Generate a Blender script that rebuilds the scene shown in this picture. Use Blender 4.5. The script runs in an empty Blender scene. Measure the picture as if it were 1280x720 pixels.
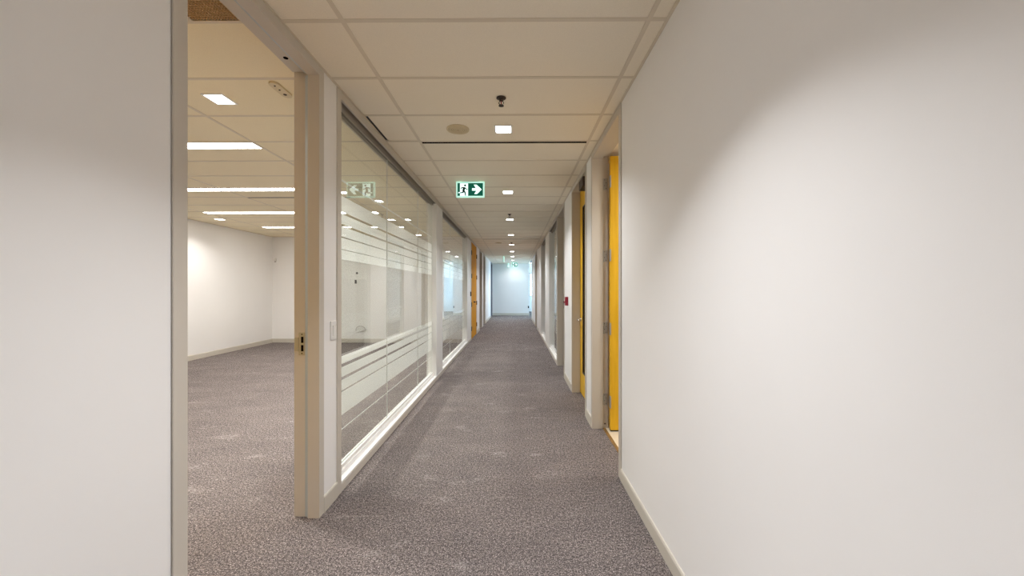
import bpy, bmesh, math, random
from mathutils import Vector, Matrix

random.seed(7)
SC = bpy.context.scene
COL = SC.collection
R = math.radians

# ------------------------------------------------------------------ camera
CAM_Z = 1.365
cam_d = bpy.data.cameras.new('camera')
cam_d.sensor_width = 36.0
cam_d.lens = 469.0 * 36.0 / 1280.0
cam_d.shift_y = 1.5 / 1280.0
cam_d.clip_start = 0.05
cam_d.clip_end = 200
cam = bpy.data.objects.new('camera', cam_d)
COL.objects.link(cam)
cam.location = (0, 0, CAM_Z)
cam.rotation_euler = (R(90), 0, 0.0075)
SC.camera = cam

# ------------------------------------------------------------------ world: plain daylight sky
world = bpy.data.worlds.new('daylight')
SC.world = world
world.use_nodes = True
wn = world.node_tree
wn.nodes.clear()
w_out = wn.nodes.new('ShaderNodeOutputWorld')
w_bg = wn.nodes.new('ShaderNodeBackground')
w_bg.inputs['Color'].default_value = (0.46, 0.72, 1.0, 1)
w_bg.inputs['Strength'].default_value = 8.0
wn.links.new(w_bg.outputs['Background'], w_out.inputs['Surface'])

# ------------------------------------------------------------------ light levels and exposure
CORRIDOR_LAMP_W = 11.0      # each square downlight of the corridor
CORRIDOR_SPREAD = 126      # the lamps ahead; those over and behind the viewer are narrower
CORRIDOR_SPREAD_NEAR = 97
CORRIDOR_COL = (0.985, 1.0, 1.03)
STRIP_STRENGTH = 11.0        # linear lights of the office, emitting lens
STRIP_W = 7.0              # and the light each sends down
ROOM_COL = (1.0, 0.97, 0.92)
ROOM_LAMP_W = 13.0
CLOSET_LAMP_W = 12.5
SC.view_settings.view_transform = 'Standard'
SC.view_settings.look = 'None'
SC.view_settings.exposure = 0.62
SC.view_settings.gamma = 1.0
SC.view_settings.use_curve_mapping = False
SC.cycles.use_denoising = True
SC.cycles.denoising_prefilter = 'NONE'
SC.cycles.max_bounces = 16
SC.cycles.diffuse_bounces = 8
SC.cycles.glossy_bounces = 6
SC.cycles.transparent_max_bounces = 24
SC.cycles.caustics_reflective = False
SC.cycles.caustics_refractive = False
SC.cycles.sample_clamp_indirect = 6.0

# ------------------------------------------------------------------ main dimensions
CEIL = 2.70                 # ceiling height
XL = -1.172                 # corridor left wall face
XR = 0.763                  # corridor right wall face
WT = 0.145                  # partition thickness
ROW0 = 1.863                # a cross line of the ceiling grid
DROW = 0.508
GRID_X = 0.665              # a long line of the ceiling grid
DCOL = 1.524
Y_BACK = -4.0
Y_END = 19.5
ROOM_X0 = -6.2
ROOM_Y0 = 0.30
ROOM_Y1 = 9.55
HEAD = 2.643                # clear height of the frames


# ------------------------------------------------------------------ materials
def mat(name, color, rough=0.6, metallic=0.0, spec=0.4, noise=0.0, nscale=40.0, bump=0.0, bscale=200.0,
        emit=None, emit_strength=0.0, stretch=None):
    m = bpy.data.materials.new(name)
    m.use_nodes = True
    nt = m.node_tree
    b = nt.nodes['Principled BSDF']
    b.inputs['Base Color'].default_value = (*color, 1)
    b.inputs['Roughness'].default_value = rough
    b.inputs['Metallic'].default_value = metallic
    b.inputs['Specular IOR Level'].default_value = spec
    geo = None
    if noise > 0 or bump > 0:
        geo = nt.nodes.new('ShaderNodeNewGeometry')
        mp = nt.nodes.new('ShaderNodeMapping')
        nt.links.new(geo.outputs['Position'], mp.inputs['Vector'])
        if stretch:
            mp.inputs['Scale'].default_value = stretch
    if noise > 0:
        n = nt.nodes.new('ShaderNodeTexNoise')
        n.inputs['Scale'].default_value = nscale
        n.inputs['Detail'].default_value = 4
        nt.links.new(mp.outputs['Vector'], n.inputs['Vector'])
        r = nt.nodes.new('ShaderNodeValToRGB')
        r.color_ramp.elements[0].position = 0.3
        r.color_ramp.elements[1].position = 0.7
        r.color_ramp.elements[0].color = (*[c * (1 - noise) for c in color], 1)
        r.color_ramp.elements[1].color = (*[min(1, c * (1 + noise)) for c in color], 1)
        nt.links.new(n.outputs['Fac'], r.inputs['Fac'])
        nt.links.new(r.outputs['Color'], b.inputs['Base Color'])
    if bump > 0:
        n2 = nt.nodes.new('ShaderNodeTexNoise')
        n2.inputs['Scale'].default_value = bscale
        n2.inputs['Detail'].default_value = 3
        nt.links.new(mp.outputs['Vector'], n2.inputs['Vector'])
        bp = nt.nodes.new('ShaderNodeBump')
        bp.inputs['Strength'].default_value = bump
        bp.inputs['Distance'].default_value = 0.002
        nt.links.new(n2.outputs['Fac'], bp.inputs['Height'])
        nt.links.new(bp.outputs['Normal'], b.inputs['Normal'])
    if emit:
        b.inputs['Emission Color'].default_value = (*emit, 1)
        b.inputs['Emission Strength'].default_value = emit_strength
    return m


def carpet_material():
    m = bpy.data.materials.new('carpet')
    m.use_nodes = True
    nt = m.node_tree
    L = nt.links
    b = nt.nodes['Principled BSDF']
    b.inputs['Roughness'].default_value = 0.95
    b.inputs['Specular IOR Level'].default_value = 0.1
    geo = nt.nodes.new('ShaderNodeNewGeometry')

    def noise(scale, detail, vec_scale=(1, 1, 1), rough=0.6):
        mp = nt.nodes.new('ShaderNodeMapping')
        mp.inputs['Scale'].default_value = vec_scale
        L.new(geo.outputs['Position'], mp.inputs['Vector'])
        n = nt.nodes.new('ShaderNodeTexNoise')
        n.inputs['Scale'].default_value = scale
        n.inputs['Detail'].default_value = detail
        n.inputs['Roughness'].default_value = rough
        L.new(mp.outputs['Vector'], n.inputs['Vector'])
        return n.outputs['Fac']

    def ramp(fac, stops):
        r = nt.nodes.new('ShaderNodeValToRGB')
        els = r.color_ramp.elements
        els[0].position, els[0].color = stops[0][0], (*stops[0][1], 1)
        els[1].position, els[1].color = stops[-1][0], (*stops[-1][1], 1)
        for p, c in stops[1:-1]:
            e = els.new(p)
            e.color = (*c, 1)
        L.new(fac, r.inputs['Fac'])
        return r.outputs['Color']

    def mix(kind, fac, a, c):
        x = nt.nodes.new('ShaderNodeMix')
        x.data_type = 'RGBA'
        x.blend_type = kind
        if isinstance(fac, float):
            x.inputs[0].default_value = fac
        else:
            L.new(fac, x.inputs[0])
        L.new(a, x.inputs[6])
        L.new(c, x.inputs[7])
        return x.outputs[2]

    speck = noise(150, 3, rough=0.8)
    base = ramp(speck, [(0.36, (0.028, 0.023, 0.0225)), (0.45, (0.105, 0.089, 0.085)),
                        (0.54, (0.190, 0.163, 0.157)), (0.64, (0.48, 0.43, 0.42))])
    tuft = ramp(noise(62, 2, rough=0.6), [(0.36, (0.66, 0.66, 0.66)), (0.62, (1.32, 1.31, 1.30))])
    base = mix('MULTIPLY', 1.0, base, tuft)
    blotch = ramp(noise(2.4, 6, (0.6, 1.2, 1), 0.7), [(0.33, (0.87, 0.87, 0.87)), (0.68, (1.13, 1.12, 1.10))])
    col = mix('MULTIPLY', 1.0, base, blotch)
    # pale, worn patches with a shape of their own
    worn_shape = ramp(noise(3.6, 5, (0.7, 1.4, 1), 0.7), [(0.585, (0, 0, 0)), (0.68, (1, 1, 1))])
    worn_fleck = ramp(noise(80, 3), [(0.46, (0, 0, 0)), (0.58, (1, 1, 1))])
    worn = mix('MULTIPLY', 1.0, worn_shape, worn_fleck)
    bw = nt.nodes.new('ShaderNodeRGBToBW')
    L.new(worn, bw.inputs[0])
    sc = nt.nodes.new('ShaderNodeMath')
    sc.operation = 'MULTIPLY'
    sc.inputs[1].default_value = 0.55
    L.new(bw.outputs[0], sc.inputs[0])
    pale = nt.nodes.new('ShaderNodeRGB')
    pale.outputs[0].default_value = (0.52, 0.48, 0.46, 1)
    col = mix('MIX', sc.outputs[0], col, pale.outputs[0])
    L.new(col, b.inputs['Base Color'])
    bp = nt.nodes.new('ShaderNodeBump')
    bp.inputs['Strength'].default_value = 0.6
    bp.inputs['Distance'].default_value = 0.006
    L.new(speck, bp.inputs['Height'])
    L.new(bp.outputs['Normal'], b.inputs['Normal'])
    return m


def glass_material(name='clear_glass', tint=(0.94, 0.965, 0.95)):
    """Clear pane: straight-through light plus a Fresnel mirror on the outer faces."""
    m = bpy.data.materials.new(name)
    m.use_nodes = True
    nt = m.node_tree
    nt.nodes.clear()
    out = nt.nodes.new('ShaderNodeOutputMaterial')
    tr = nt.nodes.new('ShaderNodeBsdfTransparent')
    tr.inputs['Color'].default_value = (*tint, 1)
    gl = nt.nodes.new('ShaderNodeBsdfGlossy')
    gl.inputs['Roughness'].default_value = 0.0
    gl.inputs['Color'].default_value = (1, 1, 1, 1)
    fr = nt.nodes.new('ShaderNodeFresnel')
    fr.inputs['IOR'].default_value = 1.5
    # both surfaces of a pane: 2F / (1 + F)
    a = nt.nodes.new('ShaderNodeMath'); a.operation = 'MULTIPLY'; a.inputs[1].default_value = 2.0
    p = nt.nodes.new('ShaderNodeMath'); p.operation = 'ADD'; p.inputs[1].default_value = 1.0
    d = nt.nodes.new('ShaderNodeMath'); d.operation = 'DIVIDE'
    nt.links.new(fr.outputs[0], a.inputs[0]); nt.links.new(fr.outputs[0], p.inputs[0])
    nt.links.new(a.outputs[0], d.inputs[0]); nt.links.new(p.outputs[0], d.inputs[1])
    geo = nt.nodes.new('ShaderNodeNewGeometry')
    inv = nt.nodes.new('ShaderNodeMath'); inv.operation = 'SUBTRACT'; inv.inputs[0].default_value = 1.0
    nt.links.new(geo.outputs['Backfacing'], inv.inputs[1])
    f = nt.nodes.new('ShaderNodeMath'); f.operation = 'MULTIPLY'
    nt.links.new(d.outputs[0], f.inputs[0]); nt.links.new(inv.outputs[0], f.inputs[1])
    mx = nt.nodes.new('ShaderNodeMixShader')
    nt.links.new(f.outputs[0], mx.inputs[0])
    nt.links.new(tr.outputs[0], mx.inputs[1])
    nt.links.new(gl.outputs[0], mx.inputs[2])
    nt.links.new(mx.outputs[0], out.inputs[0])
    return m


def frost_material():
    m = bpy.data.materials.new('frosted_film')
    m.use_nodes = True
    nt = m.node_tree
    nt.nodes.clear()
    out = nt.nodes.new('ShaderNodeOutputMaterial')
    tr = nt.nodes.new('ShaderNodeBsdfTransparent')
    tr.inputs['Color'].default_value = (0.95, 0.97, 0.95, 1)
    df = nt.nodes.new('ShaderNodeBsdfDiffuse')
    df.inputs['Color'].default_value = (0.95, 0.955, 0.945, 1)
    tl = nt.nodes.new('ShaderNodeBsdfTranslucent')
    tl.inputs['Color'].default_value = (0.985, 0.985, 0.98, 1)
    m1 = nt.nodes.new('ShaderNodeMixShader'); m1.inputs[0].default_value = 0.62
    nt.links.new(df.outputs[0], m1.inputs[1]); nt.links.new(tl.outputs[0], m1.inputs[2])
    m2 = nt.nodes.new('ShaderNodeMixShader'); m2.inputs[0].default_value = 0.92
    nt.links.new(tr.outputs[0], m2.inputs[1]); nt.links.new(m1.outputs[0], m2.inputs[2])
    nt.links.new(m2.outputs[0], out.inputs[0])
    return m


def wood_material(name, c1, c2, rough=0.35):
    m = bpy.data.materials.new(name)
    m.use_nodes = True
    nt = m.node_tree
    b = nt.nodes['Principled BSDF']
    b.inputs['Roughness'].default_value = rough
    b.inputs['Specular IOR Level'].default_value = 0.22
    geo = nt.nodes.new('ShaderNodeNewGeometry')
    mp = nt.nodes.new('ShaderNodeMapping')
    mp.inputs['Scale'].default_value = (14, 14, 0.8)
    nt.links.new(geo.outputs['Position'], mp.inputs['Vector'])
    n = nt.nodes.new('ShaderNodeTexNoise')
    n.inputs['Scale'].default_value = 2.5
    n.inputs['Detail'].default_value = 6
    n.inputs['Distortion'].default_value = 0.6
    nt.links.new(mp.outputs['Vector'], n.inputs['Vector'])
    r = nt.nodes.new('ShaderNodeValToRGB')
    r.color_ramp.elements[0].position = 0.3
    r.color_ramp.elements[1].position = 0.7
    r.color_ramp.elements[0].color = (*c1, 1)
    r.color_ramp.elements[1].color = (*c2, 1)
    nt.links.new(n.outputs['Fac'], r.inputs['Fac'])
    nt.links.new(r.outputs['Color'], b.inputs['Base Color'])
    return m


M = {}
M['wall'] = mat('wall_paint', (0.87, 0.86, 0.85), 0.75, spec=0.25, noise=0.012, nscale=1.5, bump=0.04, bscale=350)
M['tile'] = mat('ceiling_tile', (0.90, 0.83, 0.695), 0.95, spec=0.1, noise=0.03, nscale=220, bump=0.25, bscale=420)
M['tile_office'] = mat('office_ceiling_tile', (0.89, 0.80, 0.60), 0.95, spec=0.1, noise=0.03, nscale=220, bump=0.25, bscale=420)  # corridor tile again, with yellow bounce light put into its colour
M['tee'] = mat('ceiling_tee_paint', (0.72, 0.64, 0.51), 0.5)
M['frame'] = mat('frame_paint', (0.60, 0.555, 0.49), 0.45, spec=0.45, noise=0.01, nscale=4)
M['base'] = mat('baseboard_vinyl', (0.60, 0.56, 0.49), 0.5)
M['sill'] = mat('white_trim_paint', (0.86, 0.85, 0.83), 0.4, noise=0.01, nscale=6)
M['track'] = mat('glazing_track', (0.40, 0.36, 0.31), 0.45, noise=0.02, nscale=20)
M['gasket'] = mat('gasket_rubber', (0.42, 0.49, 0.54), 0.4)
M['wood'] = wood_material('maple_veneer', (0.72, 0.41, 0.014), (0.83, 0.50, 0.030))
M['wood2'] = wood_material('orange_veneer', (0.60, 0.26, 0.010), (0.74, 0.35, 0.016), 0.65)
M['wood3'] = wood_material('walnut_veneer', (0.17, 0.115, 0.06), (0.24, 0.16, 0.085))  # recess shade put into a darker brown, which also weakens orange bounce
M['threshold'] = mat('threshold_wood', (0.22, 0.12, 0.035), 0.4, noise=0.3, nscale=30)
M['steel'] = mat('brushed_steel', (0.44, 0.44, 0.43), 0.4, metallic=0.6, noise=0.05, nscale=300, stretch=(1, 1, 8))
M['chrome'] = mat('satin_chrome', (0.78, 0.77, 0.74), 0.25, metallic=0.85)
M['bronze'] = mat('dark_bronze', (0.06, 0.04, 0.03), 0.45, metallic=0.4)
M['black'] = mat('black_void', (0.006, 0.004, 0.004), 0.9, spec=0.0)
M['plastic'] = mat('white_plastic', (0.84, 0.83, 0.81), 0.35)
M['ivory'] = mat('ivory_plastic', (0.72, 0.62, 0.42), 0.5)
M['ivory_dark'] = mat('ivory_grille', (0.50, 0.42, 0.26), 0.6)
M['brown'] = mat('grille_brown', (0.60, 0.40, 0.20), 0.6)
M['red'] = mat('alarm_red', (0.30, 0.012, 0.03), 0.35)
M['dark'] = mat('dark_plastic', (0.03, 0.03, 0.03), 0.4)
M['darkgrey'] = mat('grey_door_paint', (0.20, 0.21, 0.24), 0.45)
M['plenum'] = mat('plenum_concrete', (0.10, 0.09, 0.08), 0.9)
M['vinyl'] = mat('beige_vinyl', (0.74, 0.66, 0.52), 0.35, noise=0.05, nscale=9)
M['carpet'] = carpet_material()
M['glass'] = glass_material()
M['frost'] = frost_material()
M['lens'] = mat('lamp_lens', (0.9, 0.9, 0.9), 0.4, emit=(1.0, 0.97, 0.94), emit_strength=10.0)
M['strip'] = mat('strip_lens', (0.9, 0.9, 0.9), 0.4, emit=ROOM_COL, emit_strength=STRIP_STRENGTH)
M['sign_white'] = mat('sign_white', (0.75, 0.90, 0.87), 0.4, emit=(0.72, 1.0, 0.95), emit_strength=0.85)
M['sign_green'] = mat('sign_green', (0.0, 0.10, 0.062), 0.35, emit=(0.0, 0.42, 0.26), emit_strength=0.09)
M['sign_dark'] = mat('sign_dark_green', (0.003, 0.035, 0.03), 0.35)
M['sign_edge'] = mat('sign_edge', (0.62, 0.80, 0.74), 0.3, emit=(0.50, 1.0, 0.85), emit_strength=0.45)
M['blind'] = mat('window_frame_grey', (0.45, 0.52, 0.55), 0.5)


# ------------------------------------------------------------------ mesh helpers
def box(bm, x0, x1, y0, y1, z0, z1):
    x0, x1 = sorted((x0, x1)); y0, y1 = sorted((y0, y1)); z0, z1 = sorted((z0, z1))
    v = [bm.verts.new(p) for p in ((x0, y0, z0), (x1, y0, z0), (x1, y1, z0), (x0, y1, z0),
                                   (x0, y0, z1), (x1, y0, z1), (x1, y1, z1), (x0, y1, z1))]
    for f in ((3, 2, 1, 0), (4, 5, 6, 7), (0, 1, 5, 4), (1, 2, 6, 5), (2, 3, 7, 6), (3, 0, 4, 7)):
        bm.faces.new([v[i] for i in f])
    return v


def prism(bm, pts, axis, a0, a1):
    """Extrude a closed 2-D outline along an axis ('x': pts are (y,z); 'y': (x,z); 'z': (x,y))."""
    def P(p, a):
        return {'x': (a, p[0], p[1]), 'y': (p[0], a, p[1]), 'z': (p[0], p[1], a)}[axis]
    lo = [bm.verts.new(P(p, a0)) for p in pts]
    hi = [bm.verts.new(P(p, a1)) for p in pts]
    n = len(pts)
    bm.faces.new(lo); bm.faces.new(list(reversed(hi)))
    for i in range(n):
        bm.faces.new((lo[i], hi[i], hi[(i + 1) % n], lo[(i + 1) % n]))


def lathe(bm, prof, c, seg=24, axis='z'):
    """prof: list of (radius, height) from one end to the other, ends closed."""
    def P(r, h, a):
        u, v = r * math.cos(a), r * math.sin(a)
        if axis == 'z': return (c[0] + u, c[1] + v, c[2] + h)
        if axis == 'x': return (c[0] + h, c[1] + u, c[2] + v)
        return (c[0] + u, c[1] + h, c[2] + v)
    rings = []
    for r, h in prof:
        if r < 1e-6:
            rings.append([bm.verts.new(P(0, h, 0))])
        else:
            rings.append([bm.verts.new(P(r, h, 2 * math.pi * i / seg)) for i in range(seg)])
    for a, b in zip(rings, rings[1:]):
        for i in range(seg):
            j = (i + 1) % seg
            if len(a) == 1 and len(b) == 1: continue
            if len(a) == 1: bm.faces.new((a[0], b[i], b[j]))
            elif len(b) == 1: bm.faces.new((a[i], b[0], a[j]))
            else: bm.faces.new((a[i], b[i], b[j], a[j]))
    for rg in (rings[0], rings[-1]):
        if len(rg) > 1:
            bm.faces.new(rg)


def tube(bm, pts, r, seg=8):
    pts = [Vector(p) for p in pts]
    rings = []
    for i, p in enumerate(pts):
        d = (pts[min(i + 1, len(pts) - 1)] - pts[max(i - 1, 0)]).normalized()
        up = Vector((0, 0, 1)) if abs(d.z) < 0.9 else Vector((1, 0, 0))
        a = d.cross(up).normalized(); b = d.cross(a).normalized()
        rings.append([bm.verts.new(p + r * (math.cos(2 * math.pi * k / seg) * a + math.sin(2 * math.pi * k / seg) * b)) for k in range(seg)])
    for a, b in zip(rings, rings[1:]):
        for k in range(seg):
            bm.faces.new((a[k], a[(k + 1) % seg], b[(k + 1) % seg], b[k]))
    bm.faces.new(rings[0]); bm.faces.new(rings[-1])


def obj(name, bm, material, parent=None, bevel=0.0, smooth=False):
    bmesh.ops.recalc_face_normals(bm, faces=bm.faces)
    if bevel > 0:
        bmesh.ops.bevel(bm, geom=[e for e in bm.edges], offset=bevel, segments=2, profile=0.5, affect='EDGES', clamp_overlap=True)
    me = bpy.data.meshes.new(name)
    bm.to_mesh(me); bm.free()
    if smooth:
        for p in me.polygons: p.use_smooth = True
    me.materials.append(material)
    o = bpy.data.objects.new(name, me)
    COL.objects.link(o)
    if parent is not None:
        # children are authored in world space; the parent is an Empty at the thing's base
        o.parent = parent
        base = parent
        off = Vector((0, 0, 0))
        while base is not None:
            off += base.location
            base = base.parent
        me.transform(Matrix.Translation(-off))
    return o


def bobj(name, boxes, material, parent=None, bevel=0.0):
    bm = bmesh.new()
    for b in boxes:
        box(bm, *b)
    return obj(name, bm, material, parent, bevel)


def empty(name, loc):
    o = bpy.data.objects.new(name, None)
    o.empty_display_size = 0.1
    o.location = loc
    COL.objects.link(o)
    return o


def thing(name, label, cat, loc, group=None):
    o = empty(name, loc)
    return tag(o, label, cat, group)


def tag(o, label, cat, group=None):
    o['label'] = label
    o['category'] = cat
    if group: o['group'] = group
    return o


def struct(o, label, cat):
    o['kind'] = 'structure'
    o['label'] = label
    o['category'] = cat
    return o


def copy_thing(root, dloc, label):
    r = root.copy(); COL.objects.link(r)
    r.location = root.location + Vector(dloc); r['label'] = label
    for ch in list(root.children):
        c = ch.copy(); COL.objects.link(c); c.parent = r
        for g in list(ch.children):
            d = g.copy(); COL.objects.link(d); d.parent = c
    return r


def area_light(name, parent_or_none, loc, size, watts, color, spread=180, size_y=None):
    """The light that a lamp of the place gives, just under its lens."""
    l = bpy.data.lights.new(name, 'AREA')
    l.energy = watts; l.color = color; l.spread = R(spread)
    if size_y:
        l.shape = 'RECTANGLE'; l.size = size; l.size_y = size_y
    else:
        l.shape = 'SQUARE'; l.size = size
    o = bpy.data.objects.new(name, l)
    o.location = loc
    COL.objects.link(o)
    return o


# =================================================================== SETTING
# ---- floors
LOBBY_X1, LOBBY_Y0, LOBBY_Y1 = 3.6, 17.1, 23.1
struct(bobj('floor', [(ROOM_X0 - 0.1, XR + 0.11, Y_BACK - 0.1, LOBBY_Y1 + 0.1, -0.05, 0.0)], M['carpet']),
       'mottled grey carpet running down the corridor and into the office', 'floor')
struct(bobj('floor', [(XR + 0.11, 4.0, 1.9, 4.3, -0.05, 0.004)], M['vinyl']),
       'pale beige smooth floor behind the open yellow door', 'floor')
struct(bobj('floor', [(XR + 0.11, 4.0, 4.3, LOBBY_Y1 + 0.1, -0.05, 0.0)], M['carpet']),
       'grey carpet of the rooms to the right of the corridor', 'floor')

# ---- walls.  Openings of the corridor walls (frame outer edges) as y ranges
CAS = 0.056                 # width of a frame face


def wall_piece(name, x0, x1, y0, y1, label, z0=0.0, z1=CEIL + 0.02):
    return struct(bobj(name, [(x0, x1, y0, y1, z0, z1)], M['wall']), label, 'wall')


def baseboard(name, s, xw, y0, y1, label, h=0.10):
    """vinyl base with a small rounded top along a wall that runs in y; s points into the room"""
    bm = bmesh.new()
    prism(bm, [(xw, 0), (xw + s * 0.010, 0), (xw + s * 0.010, h - 0.012), (xw + s * 0.006, h - 0.002), (xw, h)], 'y', y0, y1)
    return struct(obj(name, bm, M['base']), label, 'baseboard')


left_doors = {'a': (1.3275, 2.226), 'c': (10.08, 11.42), 'd': (12.45, 13.33), 'e': (13.93, 14.78), 'f': (18.27, 19.40)}
right_doors = {'a': (2.742, 3.674), 'b': (4.05, 4.965), 'c': (5.80, 6.70), 'd': (12.95, 13.85)}
GLZ_L = (2.456, 10.00)      # glazed screens, outer edges
GLZ_R = (6.758, 12.0)

wall_piece('wall_left', XL - WT, XL, Y_BACK, left_doors['a'][0] - CAS, 'plain white wall at the left edge, before the open office doorway')
wall_piece('wall_left', XL - WT, XL, left_doors['a'][1] + CAS, GLZ_L[0], 'narrow white wall strip with a light switch beside the glass screen')
wall_piece('wall_left', XL - WT, XL, left_doors['c'][1] + CAS, left_doors['d'][0] - CAS, 'white wall strip just past the orange double doors')
wall_piece('wall_left', XL - WT, XL, left_doors['d'][1] + CAS, left_doors['e'][0] - CAS, 'white wall strip between two recessed doorways far down the left side')
wall_piece('wall_left', XL - WT, XL, left_doors['e'][1] + CAS, left_doors['f'][0] - CAS, 'bluish white stretch of left wall near the corridor end')
wall_piece('wall_left', XL - WT, XL, left_doors['f'][1] + CAS, Y_END + 0.1, 'last white sliver of left wall at the corridor end')
wall_piece('wall_right', XR, XR + WT, Y_BACK, right_doors['a'][0] - CAS, 'big plain white wall filling the right side of the picture')
wall_piece('wall_right', XR, XR + WT, right_doors['a'][1] + CAS, right_doors['b'][0] - CAS, 'white wall strip between the open yellow door and the next door')
wall_piece('wall_right', XR, XR + WT, right_doors['b'][1] + CAS, right_doors['c'][0] - CAS, 'white wall strip carrying the red fire alarm pull station')
wall_piece('wall_right', XR, XR + WT, GLZ_R[1], right_doors['d'][0] - CAS, 'white wall past the right glass screen')
wall_piece('wall_right', XR, XR + WT, right_doors['d'][1] + CAS, LOBBY_Y0, 'far right wall ending at the lobby')

struct(bobj('wall_end', [(-1.6, 0.745, Y_END, Y_END + 0.12, 0, CEIL + 0.02)], M['wall']), 'white end wall of the corridor washed by daylight', 'wall')
struct(bobj('wall_back', [(XL - WT, XR + WT, Y_BACK - 0.1, Y_BACK, 0, CEIL + 0.02)], M['wall']), 'white wall behind the viewer', 'wall')
# office
struct(bobj('wall_office_left', [(ROOM_X0 - 0.1, ROOM_X0, ROOM_Y0 - 0.1, ROOM_Y1 + 0.1, 0, CEIL + 0.02)], M['wall']), 'long white left wall of the office seen through the doorway', 'wall')
struct(bobj('wall_office_far', [(ROOM_X0, XL - WT, ROOM_Y1, ROOM_Y1 + 0.1, 0, CEIL + 0.02)], M['wall']), 'white far wall of the office with sockets on it', 'wall')
struct(bobj('wall_office_near', [(ROOM_X0, XL - WT, ROOM_Y0 - 0.1, ROOM_Y0, 0, CEIL + 0.02)], M['wall']), 'near wall of the office', 'wall')
# store room behind the open yellow door, rooms on the right
struct(bobj('wall_store_near', [(XR + WT, 4.0, 1.8, 1.9, 0, CEIL + 0.02)], M['wall']), 'near wall of the store room', 'wall')
struct(bobj('wall_store_far', [(XR + WT, 4.0, 4.0, 4.03, 0, CEIL + 0.02)], M['wall']), 'wall between store room and the next room', 'wall')
struct(bobj('wall_right_rooms', [(4.0, 4.1, 1.8, 12.9, 0, CEIL + 0.02)], M['wall']), 'outer wall of the rooms on the right', 'wall')
struct(bobj('wall_meeting_near', [(XR + WT, 4.0, 5.30, 5.40, 0, CEIL + 0.02)], M['wall']), 'near wall of the room behind the right glass', 'wall')
struct(bobj('wall_meeting_far', [(XR + WT, 4.0, 12.4, 12.5, 0, CEIL + 0.02)], M['wall']), 'far wall of the room behind the right glass', 'wall')
# lobby at the end, to the right
WIN = dict(x0=0.89, x1=1.32, z0=0.92, z1=2.36)
struct(bobj('wall_lobby_far', [(0.745, WIN['x0'], LOBBY_Y1, LOBBY_Y1 + 0.12, 0, CEIL + 0.02),
                               (WIN['x1'], LOBBY_X1 + 0.1, LOBBY_Y1, LOBBY_Y1 + 0.12, 0, CEIL + 0.02),
                               (WIN['x0'], WIN['x1'], LOBBY_Y1, LOBBY_Y1 + 0.12, 0, WIN['z0']),
                               (WIN['x0'], WIN['x1'], LOBBY_Y1, LOBBY_Y1 + 0.12, WIN['z1'], CEIL + 0.02)], M['wall']),
       'lobby wall with a bright window beyond the corridor end', 'wall')
WY0, WY1 = 17.5, 22.2
struct(bobj('wall_lobby_right', [(LOBBY_X1, LOBBY_X1 + 0.12, LOBBY_Y0 - 0.1, WY0, 0, CEIL + 0.02),
                                 (LOBBY_X1, LOBBY_X1 + 0.12, WY1, LOBBY_Y1, 0, CEIL + 0.02),
                                 (LOBBY_X1, LOBBY_X1 + 0.12, WY0, WY1, 0, 0.7),
                                 (LOBBY_X1, LOBBY_X1 + 0.12, WY0, WY1, 2.5, CEIL + 0.02)], M['wall']),
       'lobby wall with the long daylight window', 'wall')
struct(bobj('wall_lobby_near', [(XR + WT, LOBBY_X1, LOBBY_Y0 - 0.1, LOBBY_Y0, 0, CEIL + 0.02)], M['wall']), 'near wall of the lobby', 'wall')
struct(bobj('wall_lobby_left', [(0.645, 0.745, Y_END + 0.12, LOBBY_Y1 + 0.12, 0, CEIL + 0.02)], M['wall']), 'short return wall behind the corridor end wall', 'wall')

# ---- baseboards
baseboard('baseboard_left', 1, XL, Y_BACK, left_doors['a'][0] - CAS - 0.003, 'grey base strip of the left wall before the doorway')
baseboard('baseboard_left', 1, XL, left_doors['a'][1] + CAS, GLZ_L[0], 'short grey base strip under the light switch')
baseboard('baseboard_left', 1, XL, left_doors['c'][1] + CAS, left_doors['d'][0] - CAS, 'base strip past the orange double doors')
baseboard('baseboard_left', 1, XL, left_doors['e'][1] + CAS, left_doors['f'][0] - CAS, 'base strip of the bluish far left wall')
baseboard('baseboard_right', -1, XR, Y_BACK, right_doors['a'][0] - CAS - 0.003, 'cream base strip along the big right wall', 0.085)
baseboard('baseboard_right', -1, XR, right_doors['a'][1] + CAS, right_doors['b'][0] - CAS, 'base strip just past the open yellow door')
baseboard('baseboard_right', -1, XR, right_doors['b'][1] + CAS, right_doors['c'][0] - CAS, 'base strip below the fire alarm pull station')
baseboard('baseboard_right', -1, XR, GLZ_R[1], right_doors['d'][0] - CAS, 'base strip past the right glass screen')
baseboard('baseboard_right', -1, XR, right_doors['d'][1] + CAS, LOBBY_Y0, 'base strip at the far end of the right wall')
baseboard('baseboard_office_left', 1, ROOM_X0, ROOM_Y0, ROOM_Y1, 'cream base strip along the office left wall')
struct(bobj('baseboard_office_far', [(ROOM_X0, XL - WT, ROOM_Y1 - 0.010, ROOM_Y1, 0, 0.10)], M['base'], bevel=0.002), 'cream base strip along the office far wall', 'baseboard')
struct(bobj('baseboard_end', [(-1.2, 0.745, Y_END - 0.012, Y_END, 0, 0.12)], M['base'], bevel=0.002), 'bluish grey base strip below the corridor end wall', 'baseboard')

# ---- ceilings: exposed grid with lay-in tiles
YROWS = [ROW0 + DROW * k for k in range(-12, 42)]
TEE = 0.024


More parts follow.
